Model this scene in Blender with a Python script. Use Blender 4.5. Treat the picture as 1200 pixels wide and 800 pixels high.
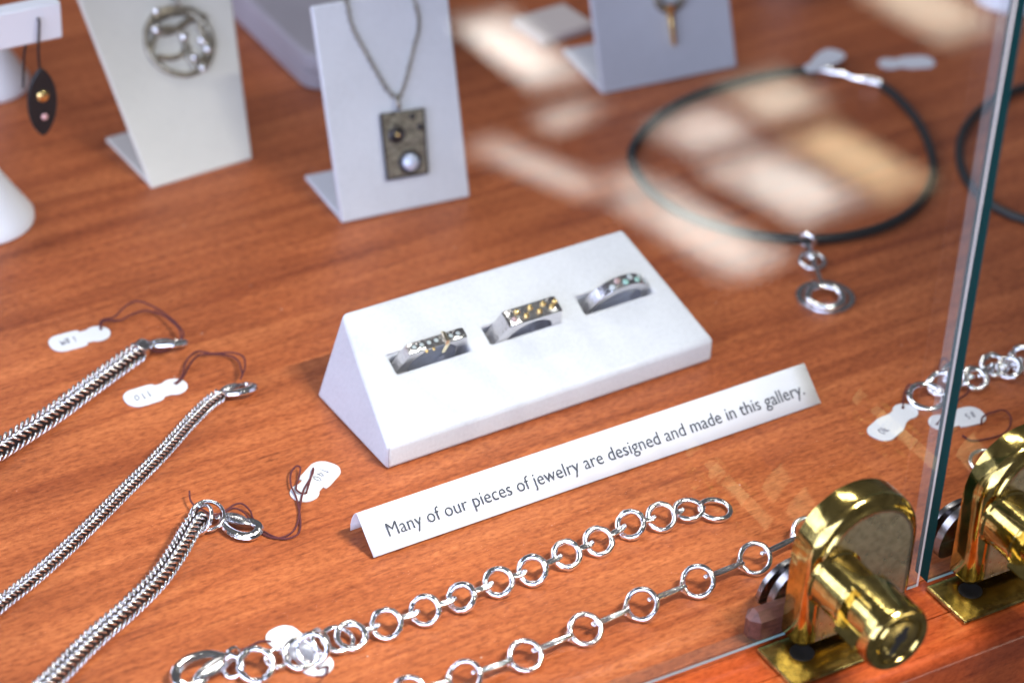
import bpy, bmesh, math, random
from mathutils import Vector, Matrix
random.seed(7)
for o in list(bpy.data.objects): bpy.data.objects.remove(o)
sc = bpy.context.scene
U = 0.0011                     # metres per layout unit (a unit is 1.1 mm)
V = Vector
Z = V((0, 0, 1))

# ------------------------------------------------------------------ camera
FPX, PITCH, YAW, ROLL = 3000.0, 0.59396, -0.58974, 0.05052
CAM = V((-258.518, -439.393, 384.26))
def cam_axes():
    fw = V((-math.sin(YAW)*math.cos(PITCH), math.cos(YAW)*math.cos(PITCH), -math.sin(PITCH)))
    r = V((math.cos(YAW), math.sin(YAW), 0)); u = r.cross(fw)
    return (math.cos(ROLL)*r + math.sin(ROLL)*u, -math.sin(ROLL)*r + math.cos(ROLL)*u, fw)
CR, CU, CF = cam_axes()
cd = bpy.data.cameras.new('camera'); cam = bpy.data.objects.new('camera', cd); sc.collection.objects.link(cam)
m3 = Matrix((CR, CU, -CF)).transposed()
cam.matrix_world = Matrix.Translation(CAM*U) @ m3.to_4x4()
cd.sensor_width = 36; cd.lens = FPX/1200*36; cd.clip_start = 0.01; cd.clip_end = 50
cd.dof.use_dof = True; cd.dof.aperture_fstop = (cd.lens)/(9.0*U*1000); cd.dof.aperture_blades = 0
sc.camera = cam

def ray(x, y): return (CF + CR*((x-600)/FPX) - CU*((y-400)/FPX))
def on_plane(x, y, p, n):
    d = ray(x, y); return CAM + d*((p-CAM).dot(n)/d.dot(n))
def G(x, y, z=0.0): return on_plane(x, y, V((0, 0, z)), Z)
def solve2(g, a, b, x, y):     # g + s*a + t*b seen at pixel
    d = ray(x, y); M = Matrix((a, b, -d)).transposed()
    s = M.inverted() @ (CAM-g); return s[0], s[1]

cd.dof.focus_distance = (G(390, 620)-CAM).dot(CF)*U
print('FOCUS', (G(390, 620)-CAM).dot(CF), (G(1000, 700)-CAM).dot(CF), (G(450, 150)-CAM).dot(CF))
# glass front plane of the case
FA = -0.04034
E_ = V((math.cos(FA), math.sin(FA), 0)); N_ = V((-math.sin(FA), math.cos(FA), 0))
O_ = V((88.197, -102.149, 0))
def FR(x, yo, z): return O_ + E_*x - N_*yo + Z*z      # frame coordinates, yo towards the room

# ------------------------------------------------------------------ light
w = bpy.data.worlds.new('World'); sc.world = w; w.use_nodes = True
bg = w.node_tree.nodes['Background']; bg.inputs[0].default_value = (0.70, 0.68, 0.76, 1); bg.inputs[1].default_value = 0.11
def area(name, pos, target, sx, sy, watt, col, shape='RECTANGLE'):
    l = bpy.data.lights.new(name, 'AREA'); l.shape = shape; l.size = sx*U
    if shape in ('RECTANGLE', 'ELLIPSE'): l.size_y = sy*U
    l.energy = watt; l.color = col
    o = bpy.data.objects.new(name, l); sc.collection.objects.link(o); o.location = pos*U
    o.rotation_euler = (target-pos).to_track_quat('-Z', 'Y').to_euler(); return o
for i in range(6):             # small lamps of the strip that lights the case from the front
    p = FR(-10+i*24, 150, 440); k = area('case_lamp', p, V((-55+i*6, -40, 0)), 8, 8, .085, (1, .95, .89), 'DISK')
    k.data.spread = math.radians(50)
area('window_light', V((-950, -520, 430)), V((60, 120, 20)), 1900, 800, 30., (.64, .70, 1))
area('back_fill', V((-700, 800, 620)), V((60, 60, 0)), 900, 500, 8., (.74, .78, 1))  # added cool area light at the back, for contrast in the metals
area('overhead_fill', V((250, 600, 1300)), V((60, 40, 0)), 420, 110, 4.0, (1, .95, .9))  # added overhead area light, only to give the metals highlights
sc.view_settings.view_transform = 'Standard'; sc.view_settings.look = 'None'
sc.view_settings.exposure = .26; sc.view_settings.gamma = 1
sc.render.engine = 'CYCLES'
sc.cycles.max_bounces = 12; sc.cycles.transparent_max_bounces = 24
sc.cycles.glossy_bounces = 6; sc.cycles.sample_clamp_indirect = 6

# bright window light lying on the floor before the case: seen mirrored in the glass door
FLOORZ = -800
def floor_patch(quad, L, col):
    pts = []
    for (x, y) in quad:
        h = on_plane(x, y, O_, N_); d = ray(x, y); d = d - N_*(2*d.dot(N_))
        pts.append(h + d*((FLOORZ-h.z)/d.z))
    c = sum(pts, V((0, 0, 0)))/4
    a = ((pts[1]+pts[2])-(pts[0]+pts[3]))/2; b = ((pts[3]+pts[2])-(pts[0]+pts[1]))/2
    rr_ = random.Random(int(quad[0][0]*7+quad[0][1])); w_ = a.length*U; h_ = abs(b.dot(Z.cross(a.normalized())))*U
    for k, (sc_, fr, shp) in enumerate(((1.14, .30, 'RECTANGLE'), (1.0, .40, 'RECTANGLE'), (.72, .40, 'ELLIPSE'))):   # brighter towards the middle of each pane
        l = bpy.data.lights.new('floor_window_light', 'AREA'); l.shape = shp
        l.size = w_*sc_; l.size_y = h_*sc_*rr_.uniform(.85, 1.1)
        l.energy = L*fr*math.pi*l.size*l.size_y; l.color = col
        o = bpy.data.objects.new('floor_window_light', l); sc.collection.objects.link(o)
        an = rr_.uniform(-.1, .1); ax = Matrix.Rotation(an, 3, 'Z') @ a.normalized(); az = V((0, 0, -1)); ay = az.cross(ax)
        off = a*rr_.uniform(-.1, .1)+b*rr_.uniform(-.08, .08)-Z*k*3
        o.matrix_world = Matrix.Translation((c+off)*U) @ Matrix((ax, ay, az)).transposed().to_4x4()
WH = (1, .95, .88); OR = (1, .74, .45)
for q, L, c in [(((556, 20), (606, 12), (668, 90), (598, 118)), 11., WH), (((625, 135), (685, 112), (712, 132), (652, 158)), 5.0, WH),
                (((574, 166), (604, 152), (704, 232), (674, 256)), 5.5, WH), (((716, 206), (752, 194), (772, 224), (736, 240)), 4.8, WH),
                (((778, 140), (850, 118), (884, 160), (800, 192)), 6., WH), (((858, 104), (930, 84), (972, 128), (892, 152)), 6., (1, .9, .74)),
                (((744, 236), (806, 222), (914, 306), (850, 346)), 7.2, WH), (((842, 196), (912, 166), (1006, 236), (936, 274)), 7.4, WH),
                (((936, 152), (986, 136), (1078, 208), (1018, 246)), 6., OR), (((1016, -20), (1112, -44), (1136, 38), (1082, 60)), 6., (1, .88, .7))]:
    floor_patch(q, L, c)

# ------------------------------------------------------------------ materials
def mat(name, col=(.8, .8, .8), rough=.5, metal=0., **k):
    m = bpy.data.materials.new(name); m.use_nodes = True
    b = m.node_tree.nodes['Principled BSDF']
    b.inputs['Base Color'].default_value = (*col, 1); b.inputs['Roughness'].default_value = rough; b.inputs['Metallic'].default_value = metal
    for kk, v in k.items():
        n = kk.replace('_', ' ')
        b.inputs[n].default_value = v
    return m
def N(m, t, **k):
    n = m.node_tree.nodes.new(t)
    for a, v in k.items(): setattr(n, a, v)
    return n
def lk(m, a, b): m.node_tree.links.new(a, b)
def coords(m, scale, rz=0.0, obj=False):
    tc = N(m, 'ShaderNodeTexCoord'); mp = N(m, 'ShaderNodeMapping')
    mp.vector_type = 'POINT'
    mp.inputs['Scale'].default_value = scale; mp.inputs['Rotation'].default_value = (0, 0, rz)
    lk(m, tc.outputs['Object'], mp.inputs['Vector']); return mp.outputs['Vector']
def noise(m, vec, scale=1, detail=3, rough=.5, dist=0):
    n = N(m, 'ShaderNodeTexNoise'); n.inputs['Scale'].default_value = scale; n.inputs['Detail'].default_value = detail
    n.inputs['Roughness'].default_value = rough; n.inputs['Distortion'].default_value = dist
    if vec is not None: lk(m, vec, n.inputs['Vector'])
    return n.outputs['Fac']
def ramp(m, fac, stops):
    r = N(m, 'ShaderNodeValToRGB'); cr = r.color_ramp
    while len(cr.elements) < len(stops): cr.elements.new(.5)
    for e, (p, c) in zip(cr.elements, stops):
        e.position = p; e.color = (*c, 1) if len(c) == 3 else c
    lk(m, fac, r.inputs['Fac']); return r.outputs['Color']
def mix(m, a, b, fac, mode='MULTIPLY'):
    n = N(m, 'ShaderNodeMix'); n.data_type = 'RGBA'; n.blend_type = mode
    if isinstance(fac, float): n.inputs[0].default_value = fac
    else: lk(m, fac, n.inputs[0])
    for s, x in ((n.inputs[6], a), (n.inputs[7], b)):
        if isinstance(x, tuple): s.default_value = (*x, 1)
        else: lk(m, x, s)
    return n.outputs[2]
def bump(m, h, strength=.3, dist=.001):
    b = N(m, 'ShaderNodeBump'); b.inputs['Strength'].default_value = strength; b.inputs['Distance'].default_value = dist
    lk(m, h, b.inputs['Height']); lk(m, b.outputs['Normal'], m.node_tree.nodes['Principled BSDF'].inputs['Normal'])
def BS(m): return m.node_tree.nodes['Principled BSDF']

def wood(name, dark, mid, light, rough, rz, pores=.72, gain=1.):
    m = mat(name, mid, rough)
    streak = noise(m, coords(m, (9, 150, 60), rz), 1, 5, .6, .6)
    base = ramp(m, streak, [(.28, dark), (.5, mid), (.74, light)])
    patch = noise(m, coords(m, (14, 42, 30), rz+.25), 1, 3, .5)
    base = mix(m, base, ramp(m, patch, [(.3, (.80, .78, .76)), (.7, (1.08, 1.1, 1.1))]), .8)
    fib = noise(m, coords(m, (360, 850, 600), rz), 1, 3, .7)
    base = mix(m, base, ramp(m, fib, [(.32, (.50, .40, .34)), (.5, (.96, .95, .94)), (.66, (1.22, 1.3, 1.36))]), pores)
    big = noise(m, coords(m, (5, 16, 10), rz-.1), 1, 4, .6, .8)       # broad figure of the veneer
    base = mix(m, base, ramp(m, big, [(.3, (.74, .68, .64)), (.52, (1, 1, 1)), (.75, (1.12, 1.16, 1.15))]), .75)
    fl = noise(m, coords(m, (22, 380, 100), rz+.02), 1, 4, .7, .3)      # long fine streaks
    base = mix(m, base, ramp(m, fl, [(.3, (.66, .58, .54)), (.46, (1, 1, 1)), (.7, (1.08, 1.1, 1.1))]), .5)
    vo = N(m, 'ShaderNodeTexVoronoi'); vo.inputs['Scale'].default_value = 110; lk(m, coords(m, (1, 1, 1)), vo.inputs['Vector'])
    dust = ramp(m, vo.outputs['Distance'], [(.016, (1, 1, 1)), (.026, (0, 0, 0))])
    base = mix(m, base, (.62, .55, .5), dust, 'MIX')                    # specks of dust
    dash = noise(m, coords(m, (70, 900, 400), rz+.03), 1, 2, .5)
    base = mix(m, base, ramp(m, dash, [(.27, (.45, .36, .32)), (.37, (1, 1, 1))]), .7)
    lk(m, base, BS(m).inputs['Base Color'])
    r = noise(m, coords(m, (60, 240, 100), rz), 1, 3)
    mr = N(m, 'ShaderNodeMapRange'); mr.inputs[3].default_value = rough-.07; mr.inputs[4].default_value = rough+.09
    lk(m, r, mr.inputs[0]); lk(m, mr.outputs[0], BS(m).inputs['Roughness'])
    bump(m, fib, .35, .00012)
    return m
M = {}
M['table'] = wood('cherry_veneer', (.27, .058, .017), (.42, .110, .034), (.56, .168, .056), .40, FA-.05)
BS(M['table']).inputs['Specular IOR Level'].default_value = .32
M['sill'] = wood('varnished_mahogany', (.20, .032, .009), (.36, .066, .016), (.50, .11, .026), .18, FA, .5)
M['stop'] = wood('brown_hardwood', (.09, .032, .024), (.15, .055, .042), (.2, .08, .06), .45, 0)
def leather(name, col, rough=.5, s=1100, st=.4):
    m = mat(name, col, rough)
    n = noise(m, coords(m, (s, s, s)), 1, 3, .6); n2 = noise(m, coords(m, (35, 35, 35)), 1, 3)
    lk(m, mix(m, ramp(m, n2, [(.3, tuple(c*.9 for c in col)), (.7, col)]), ramp(m, n, [(.3, (.86, .86, .86)), (.6, (1, 1, 1))]), .7), BS(m).inputs['Base Color'])
    bump(m, n, st, .0002); return m
M['white'] = leather('white_leatherette', (.61, .62, .66))
M['cream'] = leather('cream_linen', (.72, .69, .62), .75, 1500, .45)
M['grey'] = leather('grey_box_paper', (.40, .37, .41), .6)
M['plastic'] = mat('white_satin_plastic', (.76, .77, .82), .35)
def metal(name, col, rough, s=300, st=.25, spread=.1, dark=None):
    m = mat(name, col, rough, 1.0)
    n = noise(m, coords(m, (s, s, s)), 1, 3, .6)
    if dark:
        lk(m, ramp(m, noise(m, coords(m, (s*1.6,)*3), 1, 4, .65), [(.36, dark), (.56, col)]), BS(m).inputs['Base Color'])
    mr = N(m, 'ShaderNodeMapRange'); mr.inputs[3].default_value = max(.02, rough-spread); mr.inputs[4].default_value = rough+spread
    lk(m, n, mr.inputs[0]); lk(m, mr.outputs[0], BS(m).inputs['Roughness'])
    if st: bump(m, n, st, .0004)
    return m
M['silver'] = metal('polished_silver', (.90, .89, .90), .14, 420, .5)
M['hammered'] = metal('hammered_silver', (.93, .92, .93), .16, 260, .9)
M['ring_silver'] = metal('brushed_silver', (.66, .64, .66), .22, 900, .5)
M['oxide'] = metal('oxidised_silver', (.055, .05, .055), .42, 600, .4)
M['strand'] = metal('aged_silver_strand', (.86, .84, .83), .22, 700, .4, .1)
M['pewter'] = metal('weathered_pewter', (.44, .40, .33), .42, 500, .8, .12, (.20, .17, .13))
M['gold'] = metal('yellow_gold', (.92, .66, .26), .2, 500, .3)
M['pale_gold'] = metal('pale_gold', (.92, .80, .55), .2, 500, .3)
M['brass'] = metal('polished_brass', (.64, .49, .16), .12, 160, .22, .06, (.40, .30, .09))
M['brass_face'] = metal('brushed_brass_face', (.50, .43, .29), .30, 320, .2, .12, (.40, .34, .22))
M['brass_plate'] = metal('tarnished_brass', (.52, .40, .14), .24, 260, .3, .1, (.30, .22, .07))
M['steel'] = metal('dark_nickel', (.30, .29, .30), .22, 300, .2)
M['black_hole'] = mat('keyhole_black', (.01, .009, .008), .6)
M['paper'] = mat('white_card', (.70, .71, .75), .75)
M['ink'] = mat('grey_black_ink', (.035, .038, .055), .7)
M['pen'] = mat('ballpoint_ink', (.09, .09, .14), .7)
M['thread'] = mat('maroon_thread', (.095, .014, .018), .75)
bump(M['thread'], noise(M['thread'], coords(M['thread'], (4000,)*3), 1, 2), .8, .0002)
M['rubber'] = mat('black_rubber_cord', (.012, .013, .014), .38)
M['enamel'] = mat('black_enamel', (.006, .006, .008), .45)
M['gem'] = mat('clear_faceted_stone', (.82, .9, .92), .04, 0, Transmission_Weight=.55, IOR=1.9)
M['gem_g'] = mat('pale_green_stone', (.45, .78, .70), .04, 0, Transmission_Weight=.45, IOR=1.9)
M['gem_p'] = mat('champagne_stone', (.62, .42, .40), .05, 0, Transmission_Weight=.4, IOR=1.8)
M['pearl'] = mat('grey_pearl', (.62, .68, .82), .16, .25, Coat_Weight=.8)
M['beige'] = mat('beige_card', (.62, .54, .49), .7)
M['pink'] = mat('pink_stone', (.75, .42, .40), .15)
def glass():
    m = bpy.data.materials.new('clear_pane'); m.use_nodes = True; nt = m.node_tree; nt.nodes.clear()
    out = N(m, 'ShaderNodeOutputMaterial'); tr = N(m, 'ShaderNodeBsdfTransparent'); gl = N(m, 'ShaderNodeBsdfGlossy')
    tr.inputs[0].default_value = (.972, .988, .980, 1); gl.inputs['Roughness'].default_value = 0.0
    lw = N(m, 'ShaderNodeLayerWeight'); lw.inputs[0].default_value = .5
    p = N(m, 'ShaderNodeMath', operation='POWER'); p.inputs[1].default_value = 5; lk(m, lw.outputs['Facing'], p.inputs[0])
    q = N(m, 'ShaderNodeMath', operation='MULTIPLY_ADD'); q.inputs[1].default_value = .958; q.inputs[2].default_value = .042; lk(m, p.outputs[0], q.inputs[0])
    mx = N(m, 'ShaderNodeMixShader'); lk(m, q.outputs[0], mx.inputs[0]); lk(m, tr.outputs[0], mx.inputs[1]); lk(m, gl.outputs[0], mx.inputs[2])
    lk(m, mx.outputs[0], out.inputs[0]); return m
M['glass'] = glass()
M['glass_edge'] = mat('green_glass_edge', (.003, .040, .040), .5, 0, IOR=1.15)
M['glass_pale'] = mat('painted_refraction_edge', (.30, .34, .35), .15, 0, Alpha=.3)  # pale tone stands in for surroundings refracted through the door's end
M['glass_base'] = mat('frosted_glass_edge', (.02, .09, .09), .3, 0, IOR=1.3, Alpha=.22)
M['glass_highlight'] = mat('painted_edge_highlight', (.62, .58, .62), .3, 0, Alpha=.75)  # light colour paints the highlight up the left door's meeting edge
M['glass_rim'] = mat('painted_bright_rim', (.25, .42, .45), .3, 0, Alpha=.8)  # bright line along the bottom edge, its brightness put into the colour

# ------------------------------------------------------------------ mesh helpers
WO = {}
class MB:
    def __init__(s): s.v = []; s.f = []; s.m = []; s.mi = 0
    def add(s, vs, fs):
        b = len(s.v); s.v += [V(p) for p in vs]
        for f in fs: s.f.append([b+i for i in f]); s.m.append(s.mi)
        return s
    def grid(s, rows, closed_u=False, closed_v=False, flip=False):
        n = len(rows); k = len(rows[0]); fs = []
        for i in range(n if closed_v else n-1):
            for j in range(k if closed_u else k-1):
                q = [i*k+j, i*k+(j+1) % k, ((i+1) % n)*k+(j+1) % k, ((i+1) % n)*k+j]
                fs.append(q[::-1] if flip else q)
        return s.add([p for r in rows for p in r], fs)
    def tube(s, pts, r, n=8, closed=False, cap=True, up=None, flat=1.0):
        pts = [V(p) for p in pts]; k = len(pts); rs = r if isinstance(r, (list, tuple)) else [r]*k
        rows = []; nv = None
        for i in range(k):
            if closed: t = pts[(i+1) % k]-pts[i-1]
            else: t = pts[min(i+1, k-1)]-pts[max(i-1, 0)]
            t = t.normalized() if t.length > 1e-9 else V((1, 0, 0))
            if up is not None: nv = (up - t*up.dot(t)).normalized()
            elif nv is None:
                a = Z if abs(t.z) < .9 else V((1, 0, 0)); nv = (a-t*a.dot(t)).normalized()
            else: nv = (nv-t*nv.dot(t)).normalized()
            bv = t.cross(nv)
            rows.append([pts[i]+(nv*math.cos(2*math.pi*j/n)*flat+bv*math.sin(2*math.pi*j/n))*rs[i] for j in range(n)])
        b = len(s.v); s.grid(rows, True, closed)
        if cap and not closed:
            s.f.append([b+j for j in range(n)][::-1]); s.m.append(s.mi)
            s.f.append([b+(k-1)*n+j for j in range(n)]); s.m.append(s.mi)
        return s
    def lathe(s, prof, c, ax=Z, ux=V((1, 0, 0)), n=32, caps=True):
        uy = ax.cross(ux); rows = [[c+ax*h+(ux*math.cos(2*math.pi*j/n)+uy*math.sin(2*math.pi*j/n))*r for j in range(n)] for (r, h) in prof]
        b = len(s.v); s.grid(rows, True)
        if caps:
            s.f.append([b+j for j in range(n)][::-1]); s.m.append(s.mi)
            s.f.append([b+(len(prof)-1)*n+j for j in range(n)]); s.m.append(s.mi)
        return s
    def torus(s, c, R, r, nrm=Z, n=28, k=10, jit=0, sy=1.0, ux=None, flat=1.0):
        nrm = nrm.normalized()
        if ux is None: ux = V((1, 0, 0))
        ux = (ux-nrm*ux.dot(nrm)).normalized(); uy = nrm.cross(ux); rows = []
        ph = random.random()*6
        for i in range(n):
            a = 2*math.pi*i/n; d = ux*math.cos(a)+uy*math.sin(a)*sy
            rr = r*(1+jit*random.uniform(-1, 1)); R2 = R*(1+jit*.12*random.uniform(-1, 1))
            dn = (ux*math.cos(a)*sy+uy*math.sin(a)).normalized()
            rows.append([c+d*R2+(dn*math.cos(2*math.pi*j/k)+nrm*math.sin(2*math.pi*j/k)*flat)*rr for j in range(k)])
        return s.grid(rows, True, True)
    def sphere(s, c, r, n=12, k=8, ax=Z, sq=1.0):
        a = V((1, 0, 0)) if abs(ax.x) < .9 else V((0, 1, 0)); ux = (a-ax*a.dot(ax)).normalized()
        return s.lathe([(max(1e-3, r*math.sin(math.pi*i/k)), -r*sq*math.cos(math.pi*i/k)) for i in range(k+1)], c, ax, ux, n)
    def box(s, c, a, b, d):            # half-vectors
        vs = [c+a*i+b*j+d*k for k in (-1, 1) for j in (-1, 1) for i in (-1, 1)]
        return s.add(vs, [(0, 2, 3, 1), (4, 5, 7, 6), (0, 1, 5, 4), (2, 6, 7, 3), (0, 4, 6, 2), (1, 3, 7, 5)])
    def prism(s, poly, off):           # poly: list of points, extruded by off
        n = len(poly); s.add(list(poly)+[p+off for p in poly], [list(range(n))[::-1], list(range(n, 2*n))]+[(i, (i+1) % n, n+(i+1) % n, n+i) for i in range(n)])
        return s
    def mesh(s, name, org, mats, smooth=True):
        me = bpy.data.meshes.new(name); me.from_pydata([tuple((p-org)*U) for p in s.v], [], s.f); me.update()
        for m in (mats if isinstance(mats, (list, tuple)) else [mats]): me.materials.append(M[m])
        me.polygons.foreach_set('material_index', s.m)
        bm = bmesh.new(); bm.from_mesh(me); bmesh.ops.recalc_face_normals(bm, faces=bm.faces); bm.to_mesh(me); bm.free()
        me.polygons.foreach_set('use_smooth', [smooth]*len(me.polygons))
        return me
    def build(s, name, mats, parent=None, org=None, smooth=True, sharp=40, bevel=None, kind=None):
        pw = WO[parent.name] if parent else V((0, 0, 0))
        if org is None: org = pw if parent else s.base()
        me = s.mesh(name, org, mats, smooth)
        if smooth and sharp: me.set_sharp_from_angle(angle=math.radians(sharp))
        o = link(name, me, parent, org)
        if bevel:
            b = o.modifiers.new('bevel', 'BEVEL'); b.width = bevel[0]*U; b.segments = bevel[1]; b.limit_method = 'ANGLE'; b.angle_limit = math.radians(30)
        if kind: o['kind'] = kind
        return o
    def base(s):
        xs = [p.x for p in s.v]; ys = [p.y for p in s.v]; zs = [p.z for p in s.v]
        return V(((min(xs)+max(xs))/2, (min(ys)+max(ys))/2, min(zs)))
def link(name, data, parent, org):
    o = bpy.data.objects.new(name, data); sc.collection.objects.link(o)
    pw = WO[parent.name] if parent else V((0, 0, 0))
    o.parent = parent; o.location = (org-pw)*U; WO[o.name] = V(org); return o
def thing(name, label, cat, org, group=None):
    o = link(name, None, None, V(org)); o.empty_display_size = .01; return tag(o, label, cat, group)
def tag(o, label, cat, group=None):
    o['label'] = label; o['category'] = cat
    if group: o['group'] = group
    return o
def smooth_path(pts, n=8, closed=False):
    pts = [V(p) for p in pts]; out = []; k = len(pts)
    for i in range(k if closed else k-1):
        if closed: p0, p1, p2, p3 = pts[i-1], pts[i], pts[(i+1) % k], pts[(i+2) % k]
        else: p0, p1, p2, p3 = pts[max(i-1, 0)], pts[i], pts[i+1], pts[min(i+2, k-1)]
        for j in range(n):
            t = j/n; out.append(.5*((2*p1)+(p2-p0)*t+(2*p0-5*p1+4*p2-p3)*t*t+(3*p1-p0-3*p2+p3)*t**3))
    if not closed: out.append(pts[-1])
    return out
def resample(pts, step):
    out = [pts[0].copy()]; acc = 0.
    for a, b in zip(pts, pts[1:]):
        L = (b-a).length; d = step-acc
        while d <= L:
            out.append(a+(b-a)*(d/L)); d += step
        acc = L-(d-step)
    return out
def text_mesh(txt, height, name):      # flat text mesh in unit coordinates, baseline origin; returns (mesh, width)
    c = bpy.data.curves.new(name, 'FONT'); c.body = txt; c.size = 1; c.resolution_u = 3
    o = bpy.data.objects.new(name, c); sc.collection.objects.link(o)
    dg = bpy.context.evaluated_depsgraph_get(); me = bpy.data.meshes.new_from_object(o.evaluated_get(dg))
    bpy.data.objects.remove(o); bpy.data.curves.remove(c)
    xs = [v.co.x for v in me.vertices]; return me, min(xs), max(xs)
def put_text(txt, name, org, ax, ay, width, height, material, parent, weight=0.):
    me, x0, x1 = text_mesh(txt, 1, name)
    sx = width/(x1-x0); sy = height/.73
    pw = WO[parent.name]
    for v in me.vertices:
        p = org+ax*((v.co.x-x0)*sx)+ay*(v.co.y*sy); v.co = (p-pw)*U
    me.materials.clear(); me.materials.append(M[material])
    return link(name, me, parent, pw)

# ------------------------------------------------------------------ the case: table, sill
tb = MB(); c0 = [FR(-520, -3, 0), FR(420, -3, 0), FR(420, -640, 0), FR(-520, -640, 0)]
tb.prism([p-Z*18 for p in c0], Z*18)
o = tb.build('tabletop', 'table', org=V((0, 0, 0)), smooth=False); o['kind'] = 'structure'
sl = MB()
prof = [(-2.9, -18), (-2.9, -.35), (-2.5, -.12), (9.1, -.12), (9.2, -.55), (9.5, -.55), (9.6, .0), (9.9, .12), (18.6, .12), (19.6, -.05), (20.6, -.5), (21.4, -1.3), (21.9, -2.3), (22.0, -3.4), (22.0, -60), (12, -60), (12, -18)]
sl.grid([[FR(x, y, z) for (y, z) in prof] for x in (-520, 420)], True)
o = sl.build('case_sill', 'sill', org=V((0, 0, 0)), smooth=True, sharp=35); o['kind'] = 'structure'

# ------------------------------------------------------------------ glass doors
GT = 4.8; GZ = 1.9
def pane(x0, x1, label):
    b = MB(); h = 340
    def q(x, y, z): return FR(x, y, z)
    vs = [q(x, y, z) for z in (GZ, h) for y in (0, -GT) for x in (x0, x1)]
    b.mi = 0; b.add(vs, [(0, 1, 5, 4), (2, 6, 7, 3)])
    b.mi = 1; b.add(vs, [(0, 4, 6, 2), (4, 5, 7, 6)])
    b.mi = 2; b.add(vs, [(1, 3, 7, 5)])
    b.mi = 3; b.add(vs, [(0, 2, 3, 1)])
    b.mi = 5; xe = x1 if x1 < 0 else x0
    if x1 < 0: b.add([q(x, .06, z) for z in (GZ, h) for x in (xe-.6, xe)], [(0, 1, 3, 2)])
    b.mi = 4; b.add([q(x, y, z) for (y, z) in ((.05, GZ-.05), (.05, GZ+.75)) for x in (x0, x1)], [(0, 1, 3, 2)])
    me = b.mesh('glass_door', FR((x0+x1)/2, 0, GZ), ['glass', 'glass_edge', 'glass_pale', 'glass_base', 'glass_rim', 'glass_highlight'], False)
    o = link('glass_door', me, None, FR((x0+x1)/2, 0, GZ)); return tag(o, label, 'glass door', 'glass doors of the case')
pane(-500, -2.2, 'clear glass door with the brass lock beside the wooden stop block')
pane(0.6, 400, 'clear glass door whose dark green edge stands upright by the meeting gap')

# ------------------------------------------------------------------ brass locks
def D_profile(wd, ht, inset=0, n=20, cor=1.6):
    wd = wd/2-inset; zc = ht-(wd+inset); pts = []
    for i in range(4):
        a = -math.pi/2-math.pi/2*i/3; r = max(.1, cor-inset*.5); pts.append((-wd+r+r*math.cos(a), inset+r+r*math.sin(a)))
    for i in range(n+1):
        a = math.pi-math.pi*i/n; pts.append((wd*math.cos(a), zc+wd*math.sin(a)))
    for i in range(4):
        a = -math.pi/2*i/3; r = max(.1, cor-inset*.5); pts.append((wd-r+r*math.cos(a), inset+r+r*math.sin(a)))
    return pts
hb = on_plane(921, 747, O_, N_); hb2 = on_plane(1117, 676, O_, N_)
X1 = (hb-O_).dot(E_); X2 = (hb2-O_).dot(E_); ZB = 3.0; X1 -= 2.0; X2 -= 2.0
LW, LH, LT = 30.5, 38.5, 9.0
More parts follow.
